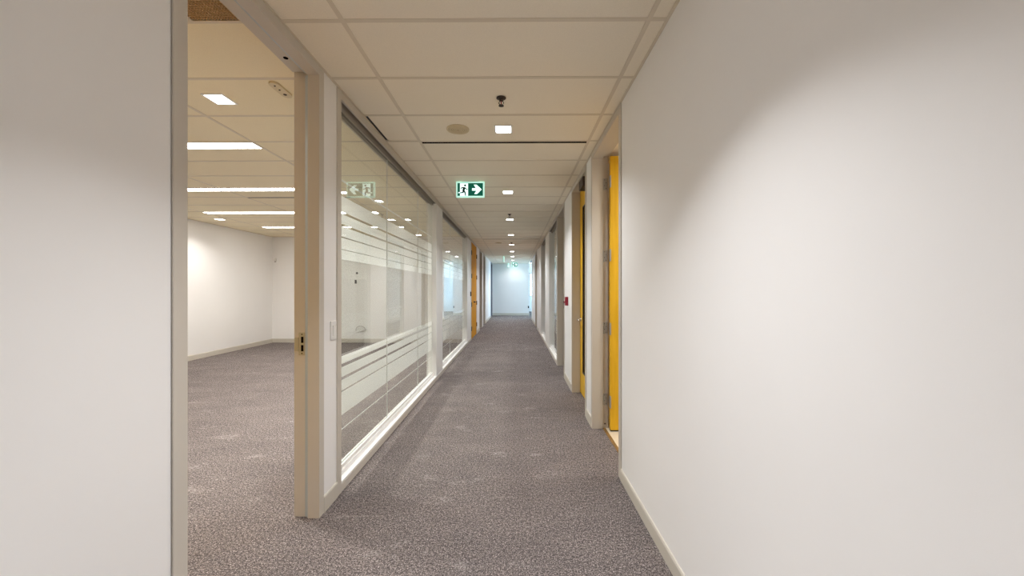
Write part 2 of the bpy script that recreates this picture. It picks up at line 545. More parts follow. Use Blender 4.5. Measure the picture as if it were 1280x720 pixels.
def ceiling(x0, x1, y0, y1, label, tile='tile', skip=None, tweak=None):
    """Grid of tees (one object) with every tile a child of it."""
    xs = [GRID_X - DCOL * k for k in range(-3, 8)]
    lines = sorted(x for x in xs if x0 + 0.02 < x < x1 - 0.02)
    rows = [y for y in YROWS if y0 + 0.02 < y < y1 - 0.02]
    bm = bmesh.new()
    for x in lines:
        box(bm, x - TEE / 2, x + TEE / 2, y0, y1, CEIL, CEIL + 0.004)
        box(bm, x - 0.001, x + 0.001, y0, y1, CEIL + 0.004, CEIL + 0.03)
    cols = [x0] + lines + [x1]
    for y in rows:
        for a, b in zip(cols, cols[1:]):
            xa = a + (TEE / 2 if a != x0 else 0); xb = b - (TEE / 2 if b != x1 else 0)
            box(bm, xa, xb, y - TEE / 2, y + TEE / 2, CEIL + 0.0005, CEIL + 0.004)
    g = obj('ceiling', bm, M['tee'])
    struct(g, label, 'ceiling')
    ys = [y0] + rows + [y1]
    for a, b in zip(cols, cols[1:]):
        for c, d in zip(ys, ys[1:]):
            if b - a < 0.03 or d - c < 0.03: continue
            if skip and skip(a, b, c, d): continue
            X0, X1, Y0, Y1 = a + 0.004, b - 0.004, c + 0.004, d - 0.004
            if tweak:
                t = tweak(a, b, c, d)
                if t: X0 += t[0]; X1 += t[1]; Y0 += t[2]; Y1 += t[3]
            j = random.uniform(-0.0006, 0.0006)
            z = CEIL + 0.003 + j
            bm = bmesh.new()
            v = box(bm, X0, X1, Y0, Y1, z, z + 0.016)
            o = obj('ceiling_tile', bm, M[tile], g)
    return g


SLOTS = []                   # (x0, x1, y) slot diffusers: y is the grid line they sit behind
SLOT_W = 0.034
MAIN0, MAIN1 = GRID_X - DCOL, GRID_X
SLOTS.append((MAIN0, MAIN1, ROW0 + 3 * DROW))
SLOTS.append((MAIN0, MAIN1, ROW0 + 16 * DROW))
SLOTS.append((MAIN0 - 2 * DCOL, MAIN0 - DCOL, ROW0 + 7 * DROW))


def slot_tweak(a, b, c, d):
    for x0, x1, y in SLOTS:
        if abs(a - x0) < 0.02 and abs(c - y) < 0.02:
            return (0, 0, SLOT_W + 0.014, 0)
    if abs(a - (XL + 0.001)) < 0.05 and abs(c - (ROW0 + 2 * DROW)) < 0.02:
        return (0.030, 0, 0.004, -0.012)       # one loose tile at the left wall
    return None


# linear lights of the office replace a strip of tile
STRIPS = [3.47 + 1.524 * k for k in range(-1, 4)]
STRIP_X0, STRIP_X1 = MAIN0 - 3 * DCOL + 0.03, MAIN0 - DCOL - 0.012
STRIP_HW = 0.066


def office_tweak(a, b, c, d):
    t = slot_tweak(a, b, c, d)
    if t: return t
    if a > STRIP_X0 - 0.1 and b < STRIP_X1 + 0.1:
        for y in STRIPS:
            if c - 0.02 <= y - STRIP_HW and y + STRIP_HW < d:
                return (0, 0, (y + STRIP_HW + 0.008) - c - 0.004, 0)
    return None


GRILLE = (-1.60, XL - WT - 0.02, ROW0 - DROW + 0.02, ROW0 - 0.012)


def office_skip(a, b, c, d):
    return abs(d - ROW0) < 0.02 and abs(a - (MAIN0 - DCOL)) < 0.02


ceiling(XL, XR, Y_BACK, Y_END, 'cream lay-in tile ceiling of the corridor', tweak=slot_tweak)
ceiling(ROOM_X0, XL - WT, ROOM_Y0, ROOM_Y1, 'cream lay-in tile ceiling of the office on the left', tile='tile_office', skip=office_skip, tweak=office_tweak)
ceiling(0.745, LOBBY_X1, Y_END, LOBBY_Y1, 'lobby ceiling behind the corridor end')
ceiling(XR + WT, LOBBY_X1, LOBBY_Y0, Y_END, 'lobby ceiling to the right of the corridor end')
struct(bobj('ceiling', [(XR + WT, 4.0, 1.9, 12.4, CEIL, CEIL + 0.02)], M['tile']), 'ceiling of the rooms on the right', 'ceiling')
# cut tile left of the return grille
bobj('ceiling_tile', [(MAIN0 - DCOL + 0.004, GRILLE[0] - 0.02, ROW0 - DROW + 0.004, ROW0 - 0.004, CEIL + 0.003, CEIL + 0.019)], M['tile_office'],
     [o for o in bpy.data.objects if o.name == 'ceiling.001'][0])
# structural slab over the plenum
struct(bobj('ceiling', [(ROOM_X0 - 0.2, 4.2, Y_BACK - 0.2, LOBBY_Y1 + 0.2, CEIL + 0.30, CEIL + 0.4)], M['plenum']), 'dark slab above the ceiling tiles', 'ceiling')

# wall angles: thin trims where the tiles meet the walls
struct(bobj('trim_1', [(XL, XL + 0.016, Y_BACK, Y_END, CEIL - 0.002, CEIL + 0.002)], M['tee']), 'thin metal angle along the left edge of the corridor ceiling', 'trim')
struct(bobj('trim_2', [(XR - 0.016, XR, Y_BACK, LOBBY_Y0, CEIL - 0.002, CEIL + 0.002)], M['tee']), 'thin metal angle along the right edge of the corridor ceiling', 'trim')
struct(bobj('trim_3', [(-1.17, 0.745, Y_END - 0.03, Y_END, CEIL - 0.06, CEIL - 0.001)], M['sill'], bevel=0.003), 'pale strip where the end wall meets the ceiling', 'trim')
struct(bobj('trim_4', [(ROOM_X0, ROOM_X0 + 0.018, ROOM_Y0, ROOM_Y1, CEIL - 0.002, CEIL + 0.002)], M['tee']), 'thin metal angle along the office left wall', 'trim')
struct(bobj('trim_5', [(ROOM_X0, XL - WT, ROOM_Y1 - 0.018, ROOM_Y1, CEIL - 0.002, CEIL + 0.002)], M['tee']), 'thin metal angle along the office far wall', 'trim')


# =================================================================== DOORS
def frame_profile(stop, setback=0.016, depth=WT):
    """(d, t): d into the wall from the corridor face, t away from the clear opening"""
    return [(-0.007, 0.0), (stop, 0.0), (stop, setback), (depth + 0.007, setback), (depth + 0.007, CAS), (depth, CAS), (depth, 0.058), (0, 0.058), (0, CAS), (-0.007, CAS)]


def door_frame(root, s, xw, y0, y1, stop=0.10, gasket=False):
    """hollow metal frame: two jambs and a head, with stop and rabbet"""
    prof = frame_profile(stop)
    for name, yy, sg in (('door_jamb', y0, -1), ('door_jamb', y1, 1)):
        bm = bmesh.new()
        prism(bm, [(xw + s * d, yy + sg * t) for d, t in prof], 'z', 0.0, CEIL - 0.003)
        obj(name, bm, M['frame'], root)
    bm = bmesh.new()
    prism(bm, [(xw + s * d, HEAD + t) for d, t in prof], 'y', y0 + 0.0005, y1 - 0.0005)
    obj('door_head', bm, M['frame'], root)
    if gasket:
        for yy, sg in ((y0, -1), (y1, 1)):
            bm = bmesh.new()
            prism(bm, [(xw + s * stop, yy), (xw + s * (stop + 0.024), yy + sg * 0.0155), (xw + s * stop, yy + sg * 0.0155)], 'z', 0.004, HEAD)
            g = obj('gasket', bm, M['gasket'], root)
            g['label'] = 'blue grey rubber seal'
        bm = bmesh.new()
        prism(bm, [(xw + s * stop, HEAD), (xw + s * (stop + 0.024), HEAD + 0.0155), (xw + s * stop, HEAD + 0.0155)], 'y', y0 + 0.001, y1 - 0.001)
        g = obj('gasket', bm, M['gasket'], root)
        g['label'] = 'blue grey rubber seal'


def hinge(root, x0, x1, yk, z, plate_face, h=0.115):
    """butt hinge: plate on the jamb face, knuckle barrel, screws"""
    e = bobj('hinge', [(x0, x1, plate_face - 0.0025, plate_face + 0.001, z - h / 2, z + h / 2)], M['steel'], root, bevel=0.0008)
    bm = bmesh.new()
    n = 5
    for k in range(n):
        a = z - h / 2 + h * k / n
        lathe(bm, [(0, 0.0006), (0.0065, 0.0006), (0.0065, h / n - 0.0006), (0, h / n - 0.0006)], (x1 + 0.004, yk, a), 10)
    obj('hinge_knuckle', bm, M['steel'], e, smooth=False)
    bm = bmesh.new()
    for k in range(4):
        zz = z - h * 0.36 + h * 0.24 * k
        xx = x0 + (x1 - x0) * (0.35 if k % 2 else 0.68)
        lathe(bm, [(0, -0.0042), (0.0034, -0.0040), (0.004, -0.002), (0.004, 0)], (xx, plate_face, zz), 8, axis='y')
    o = obj('screws', bm, M['bronze'], e)
    o['kind'] = 'stuff'
    return e


def lever(root, s, x, y, z, direction, material=None):
    """rose + lever on a leaf whose face is at x; s points out of the leaf into the corridor"""
    material = material or M['chrome']
    bm = bmesh.new()
    lathe(bm, [(0, 0), (0.026, 0), (0.026, s * 0.006), (0.023, s * 0.009), (0.011, s * 0.010), (0.010, s * 0.045), (0, s * 0.045)], (x, y, z), 20, axis='x')
    r = obj('lever_handle', bm, material, root, smooth=False)
    bm = bmesh.new()
    pts = [(x + s * 0.045, y - direction * 0.006, z), (x + s * 0.050, y + direction * 0.012, z), (x + s * 0.050, y + direction * 0.09, z), (x + s * 0.044, y + direction * 0.115, z)]
    tube(bm, pts, 0.0085, 10)
    obj('lever_grip', bm, material, r, smooth=True)
    return r


# ---- door 1: the office doorway at the left (leaf swung into the office)
y0, y1 = left_doors['a']
d1 = struct(empty('door_1', (XL, (y0 + y1) / 2, 0)), 'beige metal door frame of the open office doorway at left', 'door')
ST1 = 0.062
door_frame(d1, -1, XL, y0, y1, stop=ST1, gasket=True)
leaf = bobj('door_leaf', [(XL - WT - 0.012 - 0.90, XL - WT - 0.012, y0 - 0.062, y0 - 0.018, 0.012, HEAD - 0.01)], M['wood'], d1, bevel=0.002)
leaf['label'] = 'amber maple door leaf swung open into the office'
fx = XL - 0.105                                # strike plate on the far jamb rabbet
yy = y1 + 0.016
sp = bobj('strike_plate', [(fx - 0.019, fx + 0.017, yy - 0.0025, yy + 0.001, 0.970, 1.105), (fx - 0.042, fx - 0.019, yy - 0.0055, yy - 0.0025, 0.995, 1.075)], M['steel'], d1)
bobj('latch_hole', [(fx - 0.004, fx + 0.010, yy - 0.0036, yy - 0.0024, 1.043, 1.080)], M['black'], sp)
bobj('latch_hole', [(fx - 0.004, fx + 0.010, yy - 0.0036, yy - 0.0024, 0.993, 1.030)], M['black'], sp)
bm = bmesh.new()
for z in (0.980, 1.094):
    lathe(bm, [(0, -0.0045), (0.004, -0.0042), (0.004, -0.002), (0, -0.002)], (fx + 0.001, yy, z), 8, axis='y')
o = obj('screws', bm, M['bronze'], sp); o['kind'] = 'stuff'
bm = bmesh.new()
lathe(bm, [(0, 0), (0.013, 0), (0.013, 0.002), (0, 0.002)], (XL - 0.110, 2.09, HEAD + 0.0145), 16)
obj('bolt_hole', bm, M['black'], d1)

# ---- door 2: open yellow door on the right
y0, y1 = right_doors['a']
d2 = struct(empty('door_2', (XR, (y0 + y1) / 2, 0)), 'frame and wide open amber yellow door nearest on the right', 'door')
door_frame(d2, 1, XR, y0, y1, stop=0.098)
LF = 3.592
leaf = bobj('door_leaf', [(XR + WT + 0.006, XR + WT + 0.006 + 0.92, LF, LF + 0.044, 0.018, HEAD - 0.004)], M['wood'], d2, bevel=0.002)
leaf['label'] = 'amber yellow door leaf standing open'
bobj('door_sweep', [(XR + WT + 0.008, XR + WT + 0.92, LF - 0.001, LF + 0.045, 0.008, 0.017)], M['dark'], d2)  # dark strip standing in for the shaded gap under the leaf
for z in (2.395, 1.69, 0.985, 0.285):
    hinge(d2, XR + 0.102, XR + WT + 0.002, LF - 0.002, z, y1 + 0.016)
    e = bobj('hinge_leaf', [(XR + WT + 0.004, XR + WT + 0.0062, LF + 0.002, LF + 0.042, z - 0.0575, z + 0.0575)], M['steel'], d2)
bm = bmesh.new()
prism(bm, [(XR + 0.098, 0.0), (XR + 0.105, 0.008), (XR + 0.112, 0.011), (XR + 0.124, 0.008), (XR + 0.124, 0.0)], 'y', y0, y1)
o = obj('threshold', bm, M['threshold'], d2)
o['label'] = 'brown wooden threshold strip'
bm = bmesh.new()
lathe(bm, [(0, -0.006), (0.006, -0.005), (0.008, 0)], (XR + 0.122, y1 + 0.016, 0.045), 10, axis='y')
obj('rubber_bumper', bm, M['bronze'], d2)

# ---- door 3: closed glazed door on the right
y0, y1 = right_doors['b']
d3 = struct(empty('door_3', (XR, (y0 + y1) / 2, 0)), 'closed yellow wood door with a tall dark glass panel, second on the right', 'door')
door_frame(d3, 1, XR, y0, y1, stop=0.098)
lx0, lx1 = XR + 0.101, XR + 0.145
g0, g1, gz0, gz1 = y0 + 0.20, y1 - 0.20, 0.30, 2.41
la, lb, lz0, lz1 = y0 + 0.003 - 0.012, y1 + 0.012 - 0.003, 0.012, HEAD + 0.010
bm = bmesh.new()
box(bm, lx0, lx1, la, g0, lz0, lz1); box(bm, lx0, lx1, g1, lb, lz0, lz1)
box(bm, lx0, lx1, g0, g1, lz0, gz0); box(bm, lx0, lx1, g0, g1, gz1, lz1)
bmesh.ops.remove_doubles(bm, verts=bm.verts, dist=1e-5)
lf = obj('door_leaf', bm, M['wood'], d3)
bobj('glazing_bead', [(lx0 - 0.006, lx0 + 0.012, g0, g0 + 0.014, gz0, gz1), (lx0 - 0.006, lx0 + 0.012, g1 - 0.014, g1, gz0, gz1),
                      (lx0 - 0.006, lx0 + 0.012, g0 + 0.014, g1 - 0.014, gz0, gz0 + 0.014), (lx0 - 0.006, lx0 + 0.012, g0 + 0.014, g1 - 0.014, gz1 - 0.014, gz1)], M['bronze'], d3)
bobj('glass_pane', [(lx0 + 0.014, lx0 + 0.020, g0 + 0.001, g1 - 0.001, gz0 + 0.001, gz1 - 0.001)], M['glass'], d3)
lever(d3, -1, lx0, y1 - 0.07, 0.972, -1)
cl = bobj('door_closer', [(XR - 0.004, XR + 0.088, 4.20, 4.46, HEAD - 0.115, HEAD - 0.012)], M['bronze'], d3, bevel=0.006)
bm = bmesh.new()
tube(bm, [(XR + 0.066, 4.26, HEAD - 0.02), (XR + 0.05, 4.42, HEAD - 0.014), (XR + 0.03, 4.60, HEAD - 0.012)], 0.009, 8)
obj('closer_arm', bm, M['bronze'], cl)

# ---- door 4: third doorway on the right, dark inside
y0, y1 = right_doors['c']
d4 = struct(empty('door_4', (XR, (y0 + y1) / 2, 0)), 'beige frame of the third doorway on the right, open and dark', 'door')
door_frame(d4, 1, XR, y0, y1, stop=0.098)
bobj('strike_plate', [(XR + 0.105, XR + 0.140, y1 + 0.012, y1 + 0.0165, 1.02, 1.16)], M['bronze'], d4)
o = bobj('door_leaf', [(XR + WT + 0.01, XR + WT + 0.9, y0 - 0.06, y0 - 0.016, 0.012, HEAD - 0.01)], M['wood'], d4, bevel=0.002)

# ---- door 5: orange double doors far on the left
y0, y1 = left_doors['c']
d5 = struct(empty('door_5', (XL, (y0 + y1) / 2, 0)), 'orange wood double doors past the left glass screen', 'door')
bobj('door_jamb', [(XL - WT, XL + 0.007, y0 - CAS, y0, 0, CEIL - 0.003)], M['frame'], d5)
bobj('door_jamb', [(XL - WT, XL + 0.007, y1, y1 + CAS, 0, CEIL - 0.003)], M['frame'], d5)
bobj('door_head', [(XL - WT, XL + 0.007, y0, y1, HEAD, CEIL - 0.003)], M['frame'], d5)
ym = (y0 + y1) / 2
for a, b in ((y0 + 0.004, ym - 0.003), (ym + 0.003, y1 - 0.004)):
    o = bobj('door_leaf', [(XL - 0.048, XL + 0.002, a, b, 0.012, HEAD - 0.004)], M['wood2'], d5, bevel=0.002)
for yh in (y0 + 0.006, y1 - 0.006):
    for z in (2.35, 1.72, 0.95, 0.30):
        bm = bmesh.new()
        lathe(bm, [(0, -0.06), (0.011, -0.06), (0.011, 0.06), (0, 0.06)], (XL + 0.012, yh, z), 10)
        obj('hinge', bm, M['bronze'], d5)
lever(d5, 1, XL + 0.002, ym - 0.06, 1.0, -1, M['bronze'])
lever(d5, 1, XL + 0.002, ym + 0.06, 1.0, 1, M['bronze'])

# ---- doors 6, 7, 8 and 9: far doors
for n, key, s, xw, m_, lab in ((6, 'd', -1, XL, 'wood3', 'recessed brown doorway just past the orange double doors'),
                               (7, 'e', -1, XL, 'wood3', 'recessed brown doorway farther down the left side'),
                               (8, 'f', -1, XL, 'darkgrey', 'dark grey doorway in the left wall right at the corridor end'),
                               (9, 'd', 1, XR, 'wood3', 'far doorway on the right past the glass screen')):
    y0, y1 = (left_doors if s < 0 else right_doors)[key]
    dd = struct(empty('door_%d' % n, (xw, (y0 + y1) / 2, 0)), lab, 'door')
    door_frame(dd, s, xw, y0, y1, stop=0.098)
    xa, xb = xw + s * 0.101, xw + s * 0.145
    bobj('door_leaf', [(xa, xb, y0 - 0.010, y1 + 0.010, 0.012, HEAD + 0.01)], M[m_], dd, bevel=0.002)
    lever(dd, -s, xa, y0 + 0.07, 1.0, 1)
    if n == 8:
        for c in dd.children:
            if c.name.startswith(('door_jamb', 'door_head')):
                c.data.materials[0] = M['darkgrey']

# =================================================================== GLASS SCREENS
BANDS = [(2.141, 2.155), (1.924, 2.036), (1.834, 1.906), (1.744, 1.817), (1.654, 1.735), (1.580, 1.648),
         (0.827, 0.883), (0.733, 0.803), (0.636, 0.712), (0.460, 0.625), (0.355, 0.363)]


def glazing(root, s, xw, ya, yb, piers, panes, post=0.056):
    """s points away from the corridor (into the room)."""
    xg = xw + s * 0.066                     # glass plane
    xin = xw + s * WT
    ht, gt, gb = 2.646, 2.618, 0.135
    bobj('frame_post', [(xw - s * 0.007, xin, ya, ya + post, 0.0, CEIL - 0.003)], M['frame'], root)
    bobj('frame_head', [(xw - s * 0.004, xw + s * 0.012, ya + post, yb, ht, CEIL - 0.003)], M['frame'], root)
    bobj('frame_head', [(xin - s * 0.012, xin, ya + post, yb, ht, CEIL - 0.003)], M['frame'], root)
    bobj('pocket_lining', [(xw + s * 0.012, xin - s * 0.012, ya + post, yb, CEIL - 0.010, CEIL - 0.003)], M['track'], root)
    # deep dark pocket above the glass with two fins
    bobj('glazing_track', [(xg - s * 0.017, xg - s * 0.009, ya + post, yb, gt, CEIL - 0.010), (xg + s * 0.009, xg + s * 0.017, ya + post, yb, gt, CEIL - 0.010)], M['track'], root)
    bobj('base_strip', [(xw - s * 0.006, xin, ya + post, yb, 0.0, 0.054)], M['frame'], root)
    bobj('sill_board', [(xw - s * 0.002, xin, ya + post, yb, 0.0545, 0.066)], M['sill'], root, bevel=0.002)
    bobj('glazing_channel', [(xg - s * 0.030, xg + s * 0.030, ya + post, yb, 0.0665, 0.100)], M['sill'], root, bevel=0.002)
    bobj('glazing_stop', [(xg - s * 0.019, xg - s * 0.007, ya + post, yb, 0.1005, 0.128), (xg + s * 0.007, xg + s * 0.019, ya + post, yb, 0.1005, 0.128)], M['sill'], root)
    for a, b in piers:
        bobj('pier', [(xw - s * 0.001, xin, a, b, 0.0665, ht)], M['sill'], root, bevel=0.003)
    for a, b in panes:
        g = bobj('glass_pane', [(xg - 0.005, xg + 0.005, a + 0.002, b - 0.002, 0.101, gt + 0.015)], M['glass'], root)
        for z0, z1 in BANDS:
            o = bobj('frosted_band', [(xg + s * 0.0056, xg + s * 0.0066, a + 0.002, b - 0.002, z0, z1)], M['frost'], g)
        if (b - a) > 0.3:
            e = bobj('edge_seal', [(xg - 0.0045, xg + 0.0045, b - 0.0014, b + 0.0014, 0.101, gt)], M['sill'], g)
    return xg


w1 = struct(empty('window_1', (XL, 6.0, 0)), 'long floor-to-ceiling glass screen on the left with frosted stripes', 'window')
glazing(w1, -1, XL, GLZ_L[0], GLZ_L[1], [(5.60, 6.08), (9.24, 10.0)],
        [(2.512, 3.626), (3.626, 4.778), (4.778, 5.60), (6.08, 7.14), (7.14, 8.19), (8.19, 9.24)])
w2 = struct(empty('window_2', (XR, 9.4, 0)), 'glass screen on the right past the third doorway', 'window')
glazing(w2, 1, XR, GLZ_R[0], GLZ_R[1], [(8.36, 9.42), (10.9, 12.0)], [(6.814, 8.36), (9.42, 10.9)])


# ---- far windows of the lobby
def window(name, label, axis, c, a0, a1, z0, z1, n):
    root = struct(empty(name, (0, 0, 0)), label, 'window')
    f = 0.05

    def bx(a, b, za, zb, t0=-0.03, t1=0.03):
        return (a, b, c + t0, c + t1, za, zb) if axis == 'x' else (c + t0, c + t1, a, b, za, zb)
    bobj('window_frame', [bx(a0, a1, z0, z0 + f), bx(a0, a1, z1 - f, z1), bx(a0, a0 + f, z0 + f, z1 - f), bx(a1 - f, a1, z0 + f, z1 - f)], M['blind'], root)
    bobj('transom_bar', [bx(a0 + f, a1 - f, 1.68, 1.72)], M['blind'], root)
    bobj('transom_bar', [bx(a0 + f, a1 - f, 1.27, 1.30)], M['blind'], root)
    for k in range(1, n):
        a = a0 + (a1 - a0) * k / n
        bobj('mullion', [bx(a - 0.02, a + 0.02, z0 + f, z1 - f, -0.028, 0.028)], M['blind'], root)
    bobj('glass_pane', [bx(a0 + f, a1 - f, z0 + f, z1 - f, -0.004, 0.004)], M['glass'], root)
    return root


window('window_3', 'bright lobby window glimpsed at the right end of the corridor', 'x', LOBBY_Y1 + 0.06, WIN['x0'], WIN['x1'], WIN['z0'], WIN['z1'], 1)
window('window_4', 'long daylight window in the lobby side wall', 'y', LOBBY_X1 + 0.06, WY0, WY1, 0.7, 2.5, 4)  # unseen window added to bring daylight onto the corridor end


# =================================================================== CEILING THINGS
def square_downlight(x, y, label, group, watts, col, spread):
    t = thing('downlight', label, 'ceiling light', (x, y, CEIL), group)
    h, r = 0.0625, 0.074
    bm = bmesh.new()
    for a in ((x - r, x - h, y - r, y + r), (x + h, x + r, y - r, y + r), (x - h, x + h, y - r, y - h), (x - h, x + h, y + h, y + r)):
        box(bm, *a, CEIL - 0.004, CEIL + 0.003)
    bmesh.ops.remove_doubles(bm, verts=bm.verts, dist=1e-5)
    obj('trim_frame', bm, M['sill'], t)
    bobj('lens', [(x - h, x + h, y - h, y + h, CEIL - 0.001, CEIL + 0.002)], M['lens'], t)
    area_light('downlight_beam', t, (x, y, CEIL - 0.006), 0.11, watts, col, spread)
    return t


LX = MAIN0 + DCOL / 2 + 0.002
CLAB = ['unseen square downlight behind the viewer, farthest back', 'unseen square downlight behind the viewer', 'square downlight in the corridor ceiling just above the viewer',
        'square downlight beside the round speaker, nearest in the corridor row', 'square downlight just right of the near green exit sign',
        'third square downlight along the corridor, just beyond a sprinkler', 'fourth square downlight along the corridor, before the second dark slot',
        'fifth square downlight along the corridor, past the second dark slot', 'sixth square downlight along the corridor',
        'seventh square downlight along the corridor, level with the edge-on sign', 'last square downlight before the corridor end wall']
for k, lab in enumerate(CLAB):
    yy = 3.13 + 2.032 * (k - 3)
    square_downlight(LX, yy, lab, 'square downlights along the corridor', CORRIDOR_LAMP_W, CORRIDOR_COL, CORRIDOR_SPREAD if k > 2 else CORRIDOR_SPREAD_NEAR)
RX = MAIN0 - DCOL + 0.31
RLAB = {-1: 'square downlight in the office above the doorway, out of view', 0: 'square downlight in the office ceiling, nearest through the doorway', 1: 'square downlight in the office, second from the doorway',  # first entry is an unseen lamp added to brighten the office near the doorway
        2: 'square downlight in the office, third from the doorway', 3: 'square downlight in the office, farthest of the right row'}
for k, lab in RLAB.items():
    square_downlight(RX, 2.62 + 1.524 * k, lab, 'square downlights in the office', ROOM_LAMP_W, ROOM_COL, 115)
square_downlight(LX + 0.05, 18.85, 'square downlight close to the end wall, just behind the far exit sign', 'square downlights along the corridor', 5.0, CORRIDOR_COL, 150)
square_downlight(-5.63, 7.12, 'small square downlight near the office left wall', 'square downlights in the office', ROOM_LAMP_W * 0.4, ROOM_COL, 120)
square_downlight(1.75, 2.75, 'square downlight inside the store room, out of view', 'square downlights in rooms on the right', CLOSET_LAMP_W, ROOM_COL, 170)

SLAB = ['linear ceiling light of the office just above the doorway, out of view', 'bright linear ceiling light in the office, nearest the doorway', 'second bright linear ceiling light of the office',  # first strip is unseen, added to light the floor inside the doorway
        'third bright linear ceiling light of the office', 'fourth and farthest linear ceiling light of the office']
for y, lab in zip(STRIPS, SLAB):
    t = thing('linear_light', lab, 'ceiling light', (STRIP_X0, y, CEIL), 'linear lights across the office ceiling')
    bobj('housing', [(STRIP_X0, STRIP_X1, y - STRIP_HW - 0.006, y - STRIP_HW, CEIL - 0.003, CEIL + 0.012), (STRIP_X0, STRIP_X1, y + STRIP_HW, y + STRIP_HW + 0.006, CEIL - 0.003, CEIL + 0.012),
                     (STRIP_X0 - 0.006, STRIP_X0, y - STRIP_HW - 0.006, y + STRIP_HW + 0.006, CEIL - 0.003, CEIL + 0.012), (STRIP_X1, STRIP_X1 + 0.006, y - STRIP_HW - 0.006, y + STRIP_HW + 0.006, CEIL - 0.003, CEIL + 0.012)], M['sill'], t)
    bobj('lens', [(STRIP_X0, STRIP_X1, y - STRIP_HW, y + STRIP_HW, CEIL - 0.002, CEIL + 0.004)], M['strip'], t)
    area_light('linear_beam', t, ((STRIP_X0 + STRIP_X1) / 2, y, CEIL - 0.006), STRIP_X1 - STRIP_X0 - 0.02, STRIP_W, ROOM_COL, 145, STRIP_HW * 1.8)

# ---- slot diffusers
for (x0, x1, y), lab in zip(SLOTS, ['black linear air slot across the corridor ceiling beyond the speaker', 'second black linear air slot far down the corridor ceiling', 'black linear air slot in the office ceiling']):
    t = thing('slot_diffuser', lab, 'air vent', ((x0 + x1) / 2, y + 0.03, CEIL), 'linear air slots in the ceilings')
    a, b = y + TEE / 2 + 0.001, y + TEE / 2 + SLOT_W
    X0, X1 = x0 + 0.013, x1 - 0.013
    bm = bmesh.new()
    box(bm, X0, X1, a, a + 0.003, CEIL + 0.001, CEIL + 0.12); box(bm, X0, X1, b - 0.003, b, CEIL + 0.001, CEIL + 0.12)
    box(bm, X0, X1, a + 0.003, b - 0.003, CEIL + 0.10, CEIL + 0.12)
    box(bm, X0, X0 + 0.003, a + 0.003, b - 0.003, CEIL + 0.001, CEIL + 0.10); box(bm, X1 - 0.003, X1, a + 0.003, b - 0.003, CEIL + 0.001, CEIL + 0.10)
    obj('slot_throat', bm, M['black'], t)
    bobj('slot_flange', [(X0, X1, b, b + 0.006, CEIL + 0.0005, CEIL + 0.003)], M['tee'], t)

# ---- round speaker
def speaker(x, y, label):
    t = thing('ceiling_speaker', label, 'speaker', (x, y, CEIL), 'round ceiling speakers')
    bm = bmesh.new()
    n = 32
    prof = [(0.094, 0.002), (0.094, -0.005), (0.086, -0.007), (0.080, -0.005), (0.080, 0.002)]
    lathe(bm, prof, (x, y, CEIL), n)
    obj('speaker_rim', bm, M['ivory'], t, smooth=True)
    bm = bmesh.new()
    lathe(bm, [(0, -0.0052), (0.0795, -0.0042), (0.0795, 0.001), (0, 0.001)], (x, y, CEIL), n)
    obj('speaker_grille', bm, M['ivory_dark'], t)
    bm = bmesh.new()
    for r in (0.018, 0.032, 0.046, 0.060, 0.072):
        lathe(bm, [(r - 0.003, -0.0040), (r - 0.003, -0.0068), (r + 0.003, -0.0068), (r + 0.003, -0.0040)], (x, y, CEIL), n)
    o = obj('grille_rings', bm, M['ivory'], t); o['kind'] = 'stuff'
    return t


speaker(-0.475, 3.13, 'round cream speaker grille in the corridor ceiling left of the nearest downlight')
speaker(-0.465, 10.80, 'round speaker grille far down the corridor ceiling past the second slot')


# ---- sprinklers
def sprinkler_proto(x, y, label):
    t = thing('sprinkler', label, 'sprinkler', (x, y, CEIL), 'sprinkler heads along the corridor')
    bm = bmesh.new()
    lathe(bm, [(0, 0.001), (0.034, 0.001), (0.034, -0.002), (0.028, -0.006), (0.016, -0.008), (0.014, -0.020), (0.009, -0.022), (0, -0.022)], (x, y, CEIL), 20)
    obj('escutcheon', bm, M['bronze'], t, smooth=False)
    bm = bmesh.new()
    for sx in (-1, 1):
        tube(bm, [(x + sx * 0.010, y, CEIL - 0.020), (x + sx * 0.017, y, CEIL - 0.036), (x + sx * 0.004, y, CEIL - 0.052)], 0.003, 6)
    obj('frame_arms', bm, M['bronze'], t)
    bm = bmesh.new()
    lathe(bm, [(0, -0.022), (0.004, -0.022), (0.004, -0.050), (0, -0.050)], (x, y, CEIL), 8)
    o = obj('glass_bulb', bm, M['red'], t)
    bm = bmesh.new()
    lathe(bm, [(0, -0.050), (0.018, -0.052), (0.019, -0.055), (0, -0.056)], (x, y, CEIL), 14)
    obj('deflector', bm, M['bronze'], t)
    return t


s0 = sprinkler_proto(LX, 2.62, 'dark bronze sprinkler head nearest in the corridor, in front of the first downlight')
copy_thing(s0, (0, 4.064, 0), 'second dark sprinkler head along the corridor, near the third downlight')
copy_thing(s0, (0, 8.128, 0), 'third dark sprinkler head far along the corridor, by the fifth downlight')

